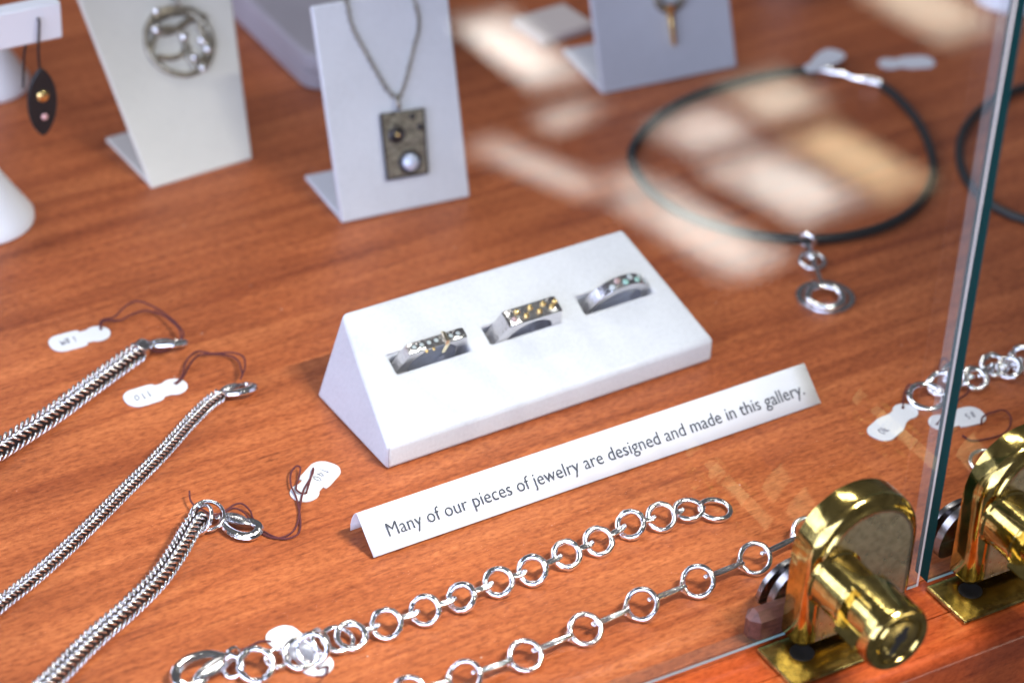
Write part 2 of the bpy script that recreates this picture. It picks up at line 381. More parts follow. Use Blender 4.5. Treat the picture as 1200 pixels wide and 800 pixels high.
def make_lock(xl, label):
    xc = xl+LW/2
    t = thing('door_lock', label, 'lock', FR(xc, 5, ZB), 'brass locks on the glass doors')
    def P(x, y, z): return FR(xc+x, y, ZB+z)
    b = MB(); rows = [[P(x, y, z) for (x, z) in D_profile(LW, LH, i)] for (y, i) in ((.15, .4), (.35, 0), (5.6, 0), (6.6, .25), (7.5, .9), (8.0, 1.7), (8.15, 2.3), (8.7, 2.5), (9.0, 2.9))]
    b.grid(rows, True); k = len(rows[0]); b.add(rows[0], [list(range(k))[::-1]])
    b.build('body', 'brass', t, sharp=30)
    f = MB(); r0 = [P(x, 9.0, z) for (x, z) in D_profile(LW, LH, 2.9)]; r1 = [P(x, 8.85, z) for (x, z) in D_profile(LW, LH, 3.5)]
    f.grid([r0, r1], True); f.add(r1, [list(range(len(r1)))])
    f.build('face_plate', 'brass_face', t, sharp=30)
    zc = CZ-ZB; ax = -N_; c = P(CX, 8.86, zc)
    bl = MB(); bl.lathe([(7.4, 0), (7.4, .7), (6.9, 1.1), (6.9, 9.6), (7.25, 9.8), (7.25, 10.4), (7.0, 10.6), (7.0, 11.2), (5.2, 11.4), (5.2, CL-6)], c, ax, E_, 48)
    cy = bl.build('barrel', 'brass', t, sharp=30)
    sv = MB(); rows = []; nn = 120; a_ = 11.2; ys = [10.7, 10.9]+[a_+i*(CL-1.6-a_)/26 for i in range(27)]+[CL-1.0, CL-.5, CL-.15, CL]
    for y in ys:
        row = []
        for j in range(nn):
            a = 2*math.pi*j/nn
            r = 8.3
            if y < 10.8: r = 8.05
            if y > CL-.9: r = 8.3-(y-(CL-.9))*.55
            for a0 in (math.radians(163), math.radians(-17)):
                da = (a-a0+math.pi) % (2*math.pi)-math.pi
                ye = CL-3.6; hw = .74
                s = da/hw; 
                if abs(s) < 1 and y < ye-3.6+3.6*math.sqrt(max(0, 1-s*s)): r = min(r, 5.4)
            row.append(c+ax*y+(E_*math.cos(a)+Z*math.sin(a))*r)
        rows.append(row)
    for (r, y) in ((7.7, CL+.05), (6.3, CL+.05), (6.0, CL-.5), (5.4, CL-.5), (5.1, CL-.1), (.01, CL-.1)):
        rows.append([c+ax*y+(E_*math.cos(2*math.pi*j/nn)+Z*math.sin(2*math.pi*j/nn))*r for j in range(nn)])
    sv.grid(rows, True)
    kn = sv.build('key_cylinder', 'brass', t, sharp=35)
    pg = MB(); pg.lathe([(5.0, -.3), (5.0, .1), (4.6, .22), (.4, .22)], c+ax*(CL-.1), ax, E_, 40); pg.build('plug', 'brass_plate', kn, sharp=30)
    kh = MB(); kc = c+ax*(CL+.14)
    d1 = (E_*.50+Z*.87); d2 = (E_*.87-Z*.50)
    kh.box(kc, d1*3.7, d2*.8, ax*.12)
    kh.lathe([(1.6, -.12), (1.6, .13)], kc+d1*.9, ax, E_, 16)
    kh.build('keyhole', 'black_hole', kn, smooth=False)
    st = MB()
    for (u_, v_) in ((-2.6, -2.4), (-1.0, -3.6), (-3.6, -.8)):
        st.sphere(kc+E_*u_+Z*v_, .42, 8, 5)
    st.build('face_stud', 'brass_plate', kn)
    ip = MB(); rows = [[FR(xc+x-4, y, ZB-.6+z) for (x, z) in D_profile(21, 13.5, i, 16, 2)] for (y, i) in ((-GT-.25, 0), (-GT-2.4, 0), (-GT-3.0, .6))]
    ip.grid(rows, True); k = len(rows[0]); ip.add(rows[0], [list(range(k))[::-1]]); ip.add(rows[-1], [list(range(k))])
    ip.build('inner_plate', 'steel', t, sharp=30)
    cm = MB(); rows = [[FR(xc+x-5, y, ZB-.2+z) for (x, z) in D_profile(19, 10.5, i, 16, 2)] for (y, i) in ((-GT-5.2, 0), (-GT-6.6, 0), (-GT-7.2, .6))]
    cm.grid(rows, True); k = len(rows[0]); cm.add(rows[0], [list(range(k))[::-1]]); cm.add(rows[-1], [list(range(k))])
    cm.lathe([(4, 0), (4, 2.3)], FR(xc-5, -GT-5.3, ZB+5), -N_, E_, 20)
    cm.build('cam_plate', 'steel', t, sharp=30)
    return t
xc = X1+LW/2
CL = 24.; ce = on_plane(1053, 750, FR(0, 8.86+CL, 0), N_); CZ = ce.z; CX = (ce-O_).dot(E_)-xc; yo = CX
print('LOCK', X1, X2, 'zb', hb.z, 'cyl', yo, CZ, CL)
make_lock(X1, 'brass key lock on the glass door beside the small wooden stop block')
make_lock(X2, 'brass key lock on the glass door by its upright dark green edge')
def strike(xl, label):
    b = MB(); b.prism([FR(x, y, 0) for (x, y) in ((xl, 15.2), (xl+36, 15.2), (xl+36, .3), (xl, .3))], Z*1.3)
    t = thing('strike_plate', label, 'metal plate', FR(xl+20, 8, 0), 'brass plates under the locks')
    b.build('plate', 'brass_plate', t, smooth=False, bevel=(.45, 2))
    r = MB(); r.lathe([(2.9, 1.32), (2.9, 1.5), (2.3, 1.5), (2.0, 1.34)], FR(xl+8.3, 6.6, 0), Z, E_, 24)
    r.build('bolt_hole', 'black_hole', t)
strike(X1-6.5, 'flat tarnished brass plate under the lock beside the wooden stop')
strike(X2-6.5, 'flat tarnished brass plate under the lock by the upright glass edge')
ws = MB(); p = G(881, 760); q = G(866, 743)
dpt = (q-p).dot(N_); p0 = p
ws.box(p0+E_*11+N_*dpt/2+Z*4.4, E_*11, N_*dpt/2, Z*4.4)
o = ws.build('stop_block', 'stop', smooth=False, bevel=(1.9, 1)); tag(o, 'small chamfered brown wooden stop block on the table behind the glass', 'wooden block')

# ------------------------------------------------------------------ ring display
BW, BD, BL, BH, BR, BI = 100.0, 36.6, 7.1, 24.36, 35.47, 6.9
sdir = V((0, BR, BH-BL)).normalized(); SL = V((0, BR, BH-BL)).length; snrm = V((0, -sdir.z, sdir.y))
def BF(x, s, h=0):        # point on the sloped face: x across, s up the slope
    return V((x, 0, BL))+sdir*s+snrm*h
bs_org = V((50, 19, 0))
slots = []
for (a, b_) in (((459, 424), (548, 400)), ((570, 391), (656, 370)), ((680, 355), (762, 334))):
    pa = on_plane(*a, BF(0, 0), snrm); pb = on_plane(*b_, BF(0, 0), snrm)
    slots.append((pa.x, pb.x, ((pa-BF(0, 0)).dot(sdir)+(pb-BF(0, 0)).dot(sdir))/2))
print('SLOTS', slots)
SW = 2.7; sm = sum(s[2] for s in slots)/3
blk = MB()
s_lines = [0, sm-SW, sm+SW, SL]
def inset(s): return BI*s/SL
def ex(xi, s):  # map x keeping end taper
    return xi
xcuts = [None]+[v for s in slots for v in (s[0], s[1])]+[None]
def XP(i, s):
    if i == 0: return inset(s)
    if i == len(xcuts)-1: return BW-inset(s)
    return xcuts[i]
nx = len(xcuts); pts = [[BF(XP(i, s), s) for i in range(nx)] for s in s_lines]
vs = [p for r in pts for p in r]; fs = []
for r in range(3):
    for i in range(nx-1):
        if r == 1 and i in (1, 3, 5): continue
        fs.append((r*nx+i, r*nx+i+1, (r+1)*nx+i+1, (r+1)*nx+i))
nb = len(vs)
for i in (1, 3, 5):       # slot walls and floor
    b4 = [nx+i, nx+i+1, 2*nx+i+1, 2*nx+i]; k = len(vs)
    vs += [vs[j]-snrm*7.5 for j in b4]
    for j in range(4): fs.append((b4[j], b4[(j+1) % 4], k+(j+1) % 4, k+j))
    fs.append((k, k+1, k+2, k+3))
k = len(vs); vs += [V((0, 0, 0)), V((BW, 0, 0)), V((BW, BD, 0)), V((0, BD, 0))]
top = [3*nx+i for i in range(nx)]; bot = [i for i in range(nx)]
fs.append([k, k+1]+bot[::-1]); fs.append([k+2, k+3]+top)
fs.append([k+3, k]+[0, nx, 2*nx, 3*nx]); fs.append([k+1, k+2]+[4*nx-1, 3*nx-1, 2*nx-1, nx-1]); fs.append((k, k+3, k+2, k+1))
blk.add(vs, fs)
rd = thing('ring_display', 'white leatherette sloping block with three slots holding rings', 'ring display', bs_org)
blk.build('block', 'white', rd, smooth=True, sharp=60, bevel=(1.2, 4))
sm_ = MB(); sm_.tube([V((.62, .10, .6)), V((.55, .12, 3.5)), V((.75, .2, 6.6))], .12, 6); sm_.build('seam', 'grey', rd)
for (xa, xb, s_) in slots:
    st = MB(); st.tube([BF(xa-.2, s_+SW+.05, .05), BF((xa+xb)/2, s_+SW+.05, .0), BF(xb-1, s_+SW+.05, .05)], .16, 6)
    st.build('slot_edge', 'grey', rd)

# rings in the slots
def band(b, cx, s_, prof_out, rin, wd, cn, n=72):
    rows = []
    for i in range(n):
        a = 2*math.pi*i/n; ro = prof_out(a)
        def pt(r, off): return BF(cx+r*math.cos(a), s_+off, cn+r*math.sin(a))
        rows.append([pt(ro, -wd/2+.25), pt(ro-.2, -wd/2), pt(rin+.15, -wd/2), pt(rin, -wd/2+.2), pt(rin, wd/2-.2), pt(rin+.15, wd/2), pt(ro-.2, wd/2), pt(ro, wd/2-.25)])
    b.grid(rows, True, True)
def flat_top(R, h, hwid):
    def f(a):
        s = math.sin(a); c = abs(math.cos(a)); r = R
        if s > 0:
            r2 = h/s if s > 1e-3 else 1e3
            k = hwid-0.0; # sloping shoulder line from (hwid,h) to (R*1.02,0)
            dx = R*1.0-k
            # line: x + (dx/h)*y = R
            r3 = R/(c+dx/h*s) if (c+dx/h*s) > 1e-3 else 1e3
            r = min(r2, r3)
        return r
    return f
(xa, xb, s_) = slots[0]; cx = (xa+xb)/2+.5; cn = -2.2
t = thing('ring', 'silver flat top ring with dotted stones and one gold band across it', 'ring', BF(cx, s_, 0), 'rings in the white block')
b = MB(); band(b, cx, s_, flat_top(10.6, 7.4, 8.4), 6.9, 3.0, cn); b.build('band', 'ring_silver', t, sharp=35)
for i in range(7):
    if i == 4: continue
    x = cx-6.6+i*2.15; g = MB(); c = BF(x, s_, cn+7.4)
    g.lathe([(.62, 0), (.66, .16), (.4, .32), (.05, .34)], c, snrm, V((1, 0, 0)), 8); g.build('stone', 'gem', t, sharp=20)
    f = MB(); f.torus(c+snrm*.08, .78, .17, snrm, 12, 6); f.build('stone_rim', 'oxide', t)
gb = MB(); x = cx+2.6
gb.tube([BF(x-.3, s_-1.72, cn+3.6), BF(x-.1, s_-1.72, cn+7.2), BF(x, s_-1.3, cn+7.75), BF(x+.2, s_+1.3, cn+7.75), BF(x+.2, s_+1.7, cn+7)], .72, 8, flat=.5); gb.build('gold_strap', 'pale_gold', t)
for i in range(2):
    g = MB(); g.sphere(BF(cx-3.4+i*2.1, s_-1.55, cn+6.35), .5, 10, 6); g.build('gold_bead', 'gold', t)
(xa, xb, s_) = slots[1]; cx = (xa+xb)/2+.8
t = thing('ring', 'silver wedge top ring studded with a row of gold beads', 'ring', BF(cx, s_, 0), 'rings in the white block')
b = MB(); band(b, cx, s_, flat_top(10.4, 8.6, 8.0), 7.0, 4.8, cn); b.build('band', 'ring_silver', t, sharp=35)
for i, (dx, ds) in enumerate(((-6.2, -.9), (-4.4, .9), (-2.5, -.9), (-.4, .9), (1.6, -.8), (3.6, .9), (5.4, -.7), (7.0, .5))):
    g = MB(); g.sphere(BF(cx+dx, s_+ds, cn+8.75), .78, 12, 8); g.build('gold_bead' if i not in (0,) else 'stone', 'gold' if i else 'gem_p', t)
(xa, xb, s_) = slots[2]; cx = (xa+xb)/2+.6
t = thing('ring', 'silver rounded ring set with pale green and clear stones', 'ring', BF(cx, s_, 0), 'rings in the white block')
def dome(a):
    s = math.sin(a); return 9.9+(1.1*max(0, s)**2)
b = MB(); band(b, cx, s_, dome, 8.1, 3.4, cn-2.2); b.build('band', 'ring_silver', t, sharp=35)
for i in range(7):
    a = math.radians(112-i*10.5); r = dome(a); g = MB()
    c = BF(cx+r*math.cos(a), s_-.1+(.55 if i % 2 else -.6), cn-2.2+r*math.sin(a)); nn_ = (V((1, 0, 0))*math.cos(a)+snrm*math.sin(a))
    g.lathe([(.82, -.05), (.9, .18), (.55, .45), (.05, .5)], c, nn_, sdir, 8); g.build('stone', ['gem', 'gem_p', 'gem_g', 'gem', 'gem_g', 'gem', 'gem'][i], t, sharp=20)

# ------------------------------------------------------------------ folded sign
sg = thing('table_sign', 'white folded paper strip sign lettered about pieces made in this gallery', 'sign', V((47, -25, 0)))
p0 = G(438, 653, .7); p1 = G(962, 472, .5); sx_ = (p1-p0); SLn = sx_.length; sx_.normalize(); sy_ = Z.cross(sx_).normalized()
wa, ha = solve2(p0, sy_, Z, 418, 602); print('SIGN', SLn, wa, ha)
rowsA = []
prof = [(0, 0), (wa*.5, ha*.5), (wa*.86, ha*.875), (wa*.96, ha*.975), (wa+.18, ha+.02), (wa+.55, ha*.955), (wa+1.3, ha*.82), (wa+2.1, ha*.58), (wa+2.6, ha*.3), (wa+2.7, ha*.03)]
ns = 24
for i in range(ns+1):
    u_ = i/ns; k = SLn*u_
    fade = 1+.25*math.sin(u_*5+.6); wv = .05*math.sin(u_*7.3)
    rowsA.append([p0+sx_*k+sy_*(y+(wv*(1-abs(2*y/max(wa, .1)-1)) if y <= wa else (fade-1)*.8*(y-wa)))+Z*(z-.0*u_) for (y, z) in prof])
b = MB(); b.grid(rowsA); cardo = b.build('card', 'paper', sg, sharp=None)
so = cardo.modifiers.new('solid', 'SOLIDIFY'); so.thickness = .2*U; so.offset = 0
fdir = (sy_*wa+Z*ha).normalized(); fn = sx_.cross(fdir).normalized()
if fn.dot(CAM) < 0: fn = -fn
FH = math.hypot(wa, ha)
ta = on_plane(457, 631, p0, fn)
tb_ = on_plane(944, 464, p0, fn)
x0 = (ta-p0).dot(sx_); x1 = (tb_-p0).dot(sx_)
print('TEXT', x0, x1, (ta-p0).dot(fdir), (tb_-p0).dot(fdir), FH)
put_text('Many of our pieces of jewelry are designed and made in this gallery.', 'lettering', p0+sx_*x0+fdir*(FH*.31)+fn*.34, sx_, fdir, x1-x0, FH*.32, 'ink', sg)

# ------------------------------------------------------------------ price tags
STROKES = {'1': [[(.3, .8), (.55, 1), (.5, 0)]], '0': [[(.5, 1), (.05, .6), (.3, .02), (.85, .3), (.8, .9), (.45, 1)]], '4': [[(.6, 1), (.1, .4), (.9, .45)], [(.75, .75), (.6, 0)]],
           '8': [[(.8, .9), (.3, .95), (.35, .6), (.8, .3), (.4, 0), (.15, .3), (.7, .65), (.8, .9)]], '5': [[(.8, 1), (.3, .95), (.25, .6), (.75, .5), (.7, .1), (.1, .05)]],
           'W': [[(0, .9), (.2, 0), (.5, .7), (.75, 0), (1.1, 1)]], 'k': [[(.2, 1), (.1, 0)], [(.8, .7), (.2, .4), (.9, 0)]], '.': [[(.2, .1), (.35, .05)]], '$': [[(.8, .8), (.3, .9), (.3, .55), (.75, .4), (.6, .05), (.1, .15)], [(.6, 1.15), (.4, -.15)]]}
def tag_card(pbig, psmall, hole, label, txt=None, big=1.0, string=None, flip=False, z=.25, aspect=None, smallr=None, tz=0., double=True, group='price tags'):
    """dumbbell card from centre of the big lobe to the centre of the small lobe (pixels on the table)"""
    a = G(*pbig, z); c = G(*psmall, z); d = (c-a); L = d.length; d.normalize(); s = Z.cross(d)
    t = thing('price_tag', label, 'price tag', (a+c)/2-Z*((a+c)/2).z, group)
    hw = 4.0*big; r2 = (smallr or 3.55)*big; half = (aspect or 5.2)*big
    pts = []
    def arc(cx_, cy_, r, a0, a1, n): return [(cx_+r*math.cos(a0+(a1-a0)*i/n), cy_+r*math.sin(a0+(a1-a0)*i/n)) for i in range(n+1)]
    er = hw*.85
    ux = L-r2-.5*big
    pts += arc(-half+er, hw-er, er, math.pi, math.pi/2, 6)
    pts += [(half*.55, hw), (half*.8, hw*.92)]
    pts += [(ux*.98, hw*.70)] + arc(L, 0, r2, math.radians(128), math.radians(-128), 16) + [(ux*.98, -hw*.70)]
    pts += [(half*.8, -hw*.92), (half*.55, -hw)]
    pts += arc(-half+er, -hw+er, er, -math.pi/2, -math.pi, 6)
    def W(u, v, dz=0): return a+d*u+s*v+Z*(dz+max(0, u+half)*tz)
    hp = on_plane(*hole, a, Z); hu, hv = (hp-a).dot(d), (hp-a).dot(s)
    bm = bmesh.new(); o3 = WO[t.name]; es = []
    for ring_ in (pts, [(hu+.62*math.cos(2*math.pi*i/10), hv+.5*math.sin(2*math.pi*i/10)) for i in range(10)]):
        vv = [bm.verts.new((W(u, v)-o3)*U) for (u, v) in ring_]
        es += [bm.edges.new((vv[i], vv[(i+1) % len(vv)])) for i in range(len(vv))]
    bmesh.ops.triangle_fill(bm, use_beauty=True, edges=es)
    me = bpy.data.meshes.new('card'); bmesh.ops.recalc_face_normals(bm, faces=bm.faces); bm.to_mesh(me); bm.free(); me.materials.append(M['paper'])
    co = link('card', me, t, o3); so = co.modifiers.new('solid', 'SOLIDIFY'); so.thickness = .3*U; so.offset = 0
    if txt:
        sgn = -1 if flip else 1
        hb_ = MB(); cx_ = -2.4
        for ch in txt:
            for pl in STROKES[ch]:
                jx, jy = random.uniform(-.15, .15), random.uniform(-.2, .2)
                hb_.tube(smooth_path([W(sgn*(cx_+(u*1.25+v*.25)*big+jx), sgn*((v-.5)*2.3*big+jy), .2) for (u, v) in pl], 4), .10, 5)
            cx_ += 1.75*big
        hb_.build('handwriting', 'pen', t, sharp=None)
    if string:
        for si, st in enumerate(string):
            b = MB(); b.tube(smooth_path([G(x, y, zz) for (x, y, zz) in st], 6), .25, 6); b.build('string', 'thread', t)
    return t
tag_card((80, 400), (114, 391), (118, 385), 'white price tag beside the thickest of the woven chains, maroon string looping right', 'W81', .98,
         [[(118, 385, .3), (119, 375, 1.2), (134, 371, .8), (148, 358, 1.5), (163, 353, 2), (188, 364, 2), (208, 380, 3), (215, 393, 3), (203, 406, 2), (185, 412, 1.5), (173, 404, 4)],
          [(118, 386, .6), (122, 376, 1), (141, 375, .6), (155, 368, 1), (172, 364, 1), (192, 370, 1.5), (209, 384, 3.2), (212, 396, 3)]])
tag_card((168, 464), (204, 453), (205, 449), 'white price tag beside the slimmest woven chain, double maroon string', '110..', .98,
         [[(205, 449, .3), (213, 441, 1.4), (218, 424, 1.5), (230, 412, 1.5), (250, 414, 1.2), (272, 413, 2), (285, 418, 3), (287, 430, 3), (282, 444, 4)],
          [(206, 450, .6), (214, 443, 1), (222, 428, 1), (233, 416, 1), (252, 415, .8), (270, 417, 1), (280, 424, 2), (284, 438, 3)]], flip=True)
tag_card((376, 556), (357, 577), (358, 578), 'white price tag by the ring block corner, its maroon thread looped over it', '140', 1.02,
         [[(222, 575, 2.5), (223, 585, 2), (228, 592, 2.2), (238, 597, 3.8), (250, 603, 4), (264, 598, 2.2), (275, 591, 2.4), (284, 590, 2), (293, 598, 1), (296, 606, .5), (303, 617, .5), (318, 627, .5), (333, 631, .5), (347, 627, .5), (352, 618, .6), (351, 600, .6), (347, 582, .8), (341, 568, 1.2), (341, 554, 1.4), (347, 546, 1.6), (352, 548, 1.5), (350, 560, 1), (347, 572, 1), (352, 577, .9), (358, 578, .3)],
          [(262, 601, 2.5), (274, 595, 2), (288, 602, 1), (300, 620, .5), (322, 630, .5), (340, 625, .5), (349, 612, .6), (352, 590, .7), (356, 574, .9), (366, 556, 1.1), (367, 548, 1.2), (364, 560, .8), (359, 577, .4)]])
tag_card((337, 750), (371, 778), (373, 783), 'white price tag lying partly under the hammered ring link bracelet', None, 1.0,
         [[(262, 776, 3), (266, 766, 3), (272, 770, 2), (276, 763, 2), (290, 758, 1.2), (305, 751, .8), (318, 751, .6)], [(373, 783, .3), (384, 781, 1), (381, 791, 2), (370, 792, 2.6)]], smallr=3.9)
tag_card((1037, 503), (1061, 482), (1058, 478), 'white price tag beside the oval end ring of the chunky bracelet', '0k', .95,
         [[(1058, 478, .3), (1060, 462, 1.5), (1065, 451, 2), (1080, 452, 3)]])
tag_card((1133, 488), (1103, 495), (1098, 497), 'white price tag behind the upright green glass edge', '85', .95,
         [[(1098, 497, .3), (1120, 470, 1), (1135, 455, 2), (1108, 420, 2.5), (1100, 432, 3)], [(1150, 497, .5), (1152, 488, 1), (1166, 482, 2), (1178, 481, 1.6), (1185, 491, 1), (1180, 505, .8), (1165, 512, .6), (1140, 516, .6), (1128, 510, .4)]])
tag_card((974, 66), (952, 80), (955, 84), 'white price tag resting on the clasp of the pendant choker', None, 1.0, smallr=2.8, aspect=4.6, z=3.2)
tag_card((1075, 73), (1042, 75), (1040, 75), 'long white price tag lying alone beyond the choker clasp', None, 1.0, aspect=5.6)

# ------------------------------------------------------------------ woven chains
def woven(pix, wd, label, pf=.40, zc=None):
    zc = zc or wd*.46; path = smooth_path([G(x, y, zc) for (x, y) in pix], 10)
    t = thing('woven_chain', label, 'chain', (path[0]+path[-1])/2-Z*zc, 'woven silver chains')
    core = MB(); core.tube(resample(path, 1.5), wd*.31, 10); core.build('core', 'oxide', t)
    pitch = wd*pf; ps = resample(path, pitch); b = MB()
    def strand(p0, p1, p2, r):
        pts = [p0, p0*.56+p1*.5-p2*.06, p1, p2*.56+p1*.5-p0*.06, p2]
        b.tube(pts, [r*.55, r*.95, r, r*.95, r*.5], 7)
    for i in range(1, len(ps)-1):
        tt = (ps[i+1]-ps[i-1]).normalized(); sd = tt.cross(Z).normalized(); uu = sd.cross(tt); c = ps[i]
        for sg_ in (-1, 1):
            j = random.uniform(-.015, .015)*wd
            strand(c+uu*(wd*.30)-tt*(wd*.22)+sd*(sg_*wd*.05), c+uu*(wd*.44)+sd*(sg_*wd*.22)+tt*(wd*.04+j), c+uu*(wd*.24)+sd*(sg_*wd*.44)+tt*(wd*.30), wd*pf*.22)
            strand(c-uu*(wd*.42)-tt*(wd*.16)+sd*(sg_*wd*.26), c-uu*(wd*.16)+sd*(sg_*wd*.46)+tt*(wd*.05+j), c+uu*(wd*.10)+sd*(sg_*wd*.42)+tt*(wd*.26), wd*pf*.21)
    b.build('braid', 'strand', t, sharp=None, kind='stuff')
    return t, path
def clasp(t, p, q, wd, z=1.4, lean=.0, side=1):
    """lobster clasp from pixel p (tail) to pixel q (tip)"""
    a = G(*p, z); c = G(*q, z); d = c-a; L = d.length; d.normalize(); s = Z.cross(d)*side; u = (Z*math.cos(lean)+s*math.sin(lean)); s = u.cross(d)*1.0
    def W(x, y, h=0): return a+d*(x*L)+s*(y*wd)+u*h
    b = MB()
    loop = smooth_path([W(.12, -.10), W(.34, -.42), W(.66, -.52), W(.92, -.34), W(1.0, 0.02), W(.92, .36), W(.72, .44), W(.56, .32)], 5)
    n = len(loop); b.tube(loop, [.95+.35*math.sin(math.pi*i/(n-1)) for i in range(n)], 8, flat=.75); hk = b.build('clasp_hook', 'silver', t)
    l = MB(); bar = smooth_path([W(-.02, -.05, .5), W(.2, .08, .8), W(.42, .16, .9), W(.62, .20, .8), W(.78, .26, .5)], 6); n = len(bar)
    l.tube(bar, [wd*(.10+.20*math.sin(math.pi*min(1, (i/(n-1))**.8*1.05))) for i in range(n)], 10, flat=.55, up=u); l.build('clasp_lever', 'ring_silver', hk)
    r = MB(); r.torus(W(-.02, -.02, .2), 1.5, .5, (u+s*.8), 20, 8); r.build('tail_ring', 'silver', hk)
t, pth = woven([(-45, 553), (0, 526), (60, 487), (110, 450), (150, 421), (166, 411)], 5.4, 'thickest woven silver chain, its clasp wrapped in maroon thread', .36)
clasp(t, (172, 405), (217, 401), 4.4, 1.9, .5)
cp = MB(); cp.lathe([(1.2, -2.4), (2.5, -2), (2.7, 1), (1.9, 2.2), (.8, 2.4)], G(166, 409, 2.3), (G(172, 405)-G(160, 415)).normalized(), Z, 16); cp.build('end_cap', 'silver', t)
t, pth = woven([(-40, 742), (0, 708), (45, 672), (95, 626), (140, 581), (185, 536), (220, 497), (245, 472), (262, 461)], 3.7, 'slimmest woven silver chain, its clasp lying free on the table')
clasp(t, (258, 462), (296, 452), 5.4, 1.6, .35, 1)
t, pth = woven([(20, 832), (60, 797), (105, 752), (150, 713), (185, 678), (208, 645), (226, 615), (240, 604)], 5.2, 'woven silver chain whose jump ring holds a knotted maroon thread', .34)
jr = MB(); jr.torus(G(243, 604, 2.8), 3.9, .55, V((-.2, -.35, .9)), 32, 10); jr.build('jump_ring', 'silver', t)
jr = MB(); jr.torus(G(236, 609, 2.4), 3.7, .5, V((-.75, .1, .6)), 32, 10); jr.build('jump_ring', 'silver', t)
clasp(t, (257, 606), (301, 624), 5.6, 1.5, .1, -1)

# ------------------------------------------------------------------ link bracelets
TILT = V((-.34, -.50, .80)).normalized()
def ring_link(t, px_, R, r, tilt=TILT, jit=.14, matname='hammered', name='ring_link', zc=None, sy=1.0):
    h = math.sqrt(max(0, 1-tilt.z**2)); z = zc if zc is not None else R*h+r
    c = G(px_[0], px_[1], z); b = MB(); b.torus(c, R, r, tilt, 26, 10, jit, sy); b.build(name, matname, t, sharp=None); return c
def bar_link(t, a, c, R0, R1, wr, matname='hammered', gap=.75, hook=True, shoulder=None):
    d = (c-a); L = d.length; d.normalize(); s = Z.cross(d).normalized(); u = d.cross(s)
    pa = a+d*(R0*.96); pb = c-d*(R1*.62)
    b = MB()
    def lp(sd): return smooth_path([pa, pa*.8+pb*.2+s*(sd*gap*.8)+u*.15, pa*.45+pb*.55+s*(sd*gap)+u*.1, pa*.15+pb*.85+s*(sd*gap*.9)+u*.25, pb+u*.55], 4)
    for sd in (-1, 1): b.tube(lp(sd), wr, 8)
    if shoulder:
        for sd in (-1, 1):
            dd_ = (d-shoulder*d.dot(shoulder)).normalized(); ss_ = shoulder.cross(dd_)
            b.tube(smooth_path([a+(dd_*.62+ss_*(sd*.78))*R0, a+(dd_*1.02+ss_*(sd*.36))*R0, pa*.84+pb*.16+s*(sd*gap*.6)], 5), wr*1.25, 8)
    if hook: b.sphere(pb+u*.45, wr*1.5, 10, 6)
    b.build('bar_link', matname, t, sharp=None)
C1 = [(412, 746), (453, 731), (497, 714), (541, 699), (584, 682), (625, 667), (665, 651), (702, 634), (738, 614), (775, 606)]
t = thing('link_bracelet', 'short link hammered silver bracelet ending in a figure eight ring', 'bracelet', G(540, 700), 'silver link bracelets')
cs = []
for i, p in enumerate(C1):
    tl = (TILT+V((random.uniform(-.28, .24), random.uniform(-.2, .22), 0))).normalized()
    cs.append(ring_link(t, (p[0]+random.uniform(-1.5, 1.5), p[1]+random.uniform(-1.5, 1.5)), 3.15*random.uniform(.93, 1.05), .80*random.uniform(.9, 1.08), tl))
for a, c in zip(cs, cs[1:]): bar_link(t, a, c, 3.3, 3.2, .46, gap=.5)
# figure-eight end
e1 = G(807, 597, 2.0); e2 = G(838, 597, 1.2); bar_link(t, cs[-1], e1, 3.3, 3.0, .43, gap=.5)
b = MB(); ed = (e2-e1).normalized(); hl = (e2-e1).length/2
b.torus(e1, hl*1.0, .72, V((-.12, -.2, .95)), 32, 10, .03, .86, ed); b.torus(e2, hl*1.12, .78, V((.05, -.08, .99)), 32, 10, .03, .95, ed)
b.tube([e1+ed*(hl*.8)+Z*.7, (e1+e2)/2+Z*.75, e2-ed*(hl*.8)+Z*.6], .6, 8)
b.build('figure_eight_clasp', 'silver', t, sharp=None)
# clasp end, jumbled rings over the tag
ring_link(t, (396, 749), 3.5, .7, V((.1, -.2, .95)).normalized(), .14, zc=1.6)
k1 = ring_link(t, (366, 760), 3.4, .72, V((-.5, -.5, .7)).normalized(), .2, zc=3.4)
ring_link(t, (352, 766), 3.6, .74, V((-.2, -.35, .9)).normalized(), .2, zc=2.4)
ring_link(t, (376, 752), 3.0, .55, V((.55, -.45, .6)).normalized(), .1, zc=3.4)
k3 = ring_link(t, (300, 779), 3.7, .85, V((-.3, -.45, .85)).normalized(), .22)
ring_link(t, (325, 771), 2.5, .62, V((-.1, -.2, .95)).normalized(), .1, zc=1.6)
ring_link(t, (273, 781), 2.4, .6, V((-.6, -.3, .6)).normalized(), .1, zc=2.0)
clasp(t, (272, 768), (207, 797), 6.4, 1.8, .5, 1)
C2 = [(480, 812), (545, 793), (616, 768), (686, 737), (752, 708), (818, 681), (885, 654), (946, 624), (1010, 600)]
t = thing('link_bracelet', 'long link plain silver bracelet running behind the brass lock', 'bracelet', G(750, 708), 'silver link bracelets')
cs = []
for p in C2:
    cs.append(ring_link(t, p, 3.6, .70, (TILT+V((random.uniform(-.28, .22), random.uniform(-.2, .2), 0))).normalized(), .08, 'silver'))
for a, c in zip(cs, cs[1:]): bar_link(t, c, a, 3.6, 3.6, .46, 'silver', .5, True, TILT)
t = thing('link_bracelet', 'chunky faceted silver bracelet with an oval end ring between two tags', 'bracelet', G(1140, 440), 'silver link bracelets')
ring_link(t, (1086, 465), 4.6, .95, V((-.1, -.15, .98)).normalized(), .08, 'hammered', 'end_ring', 1.2)
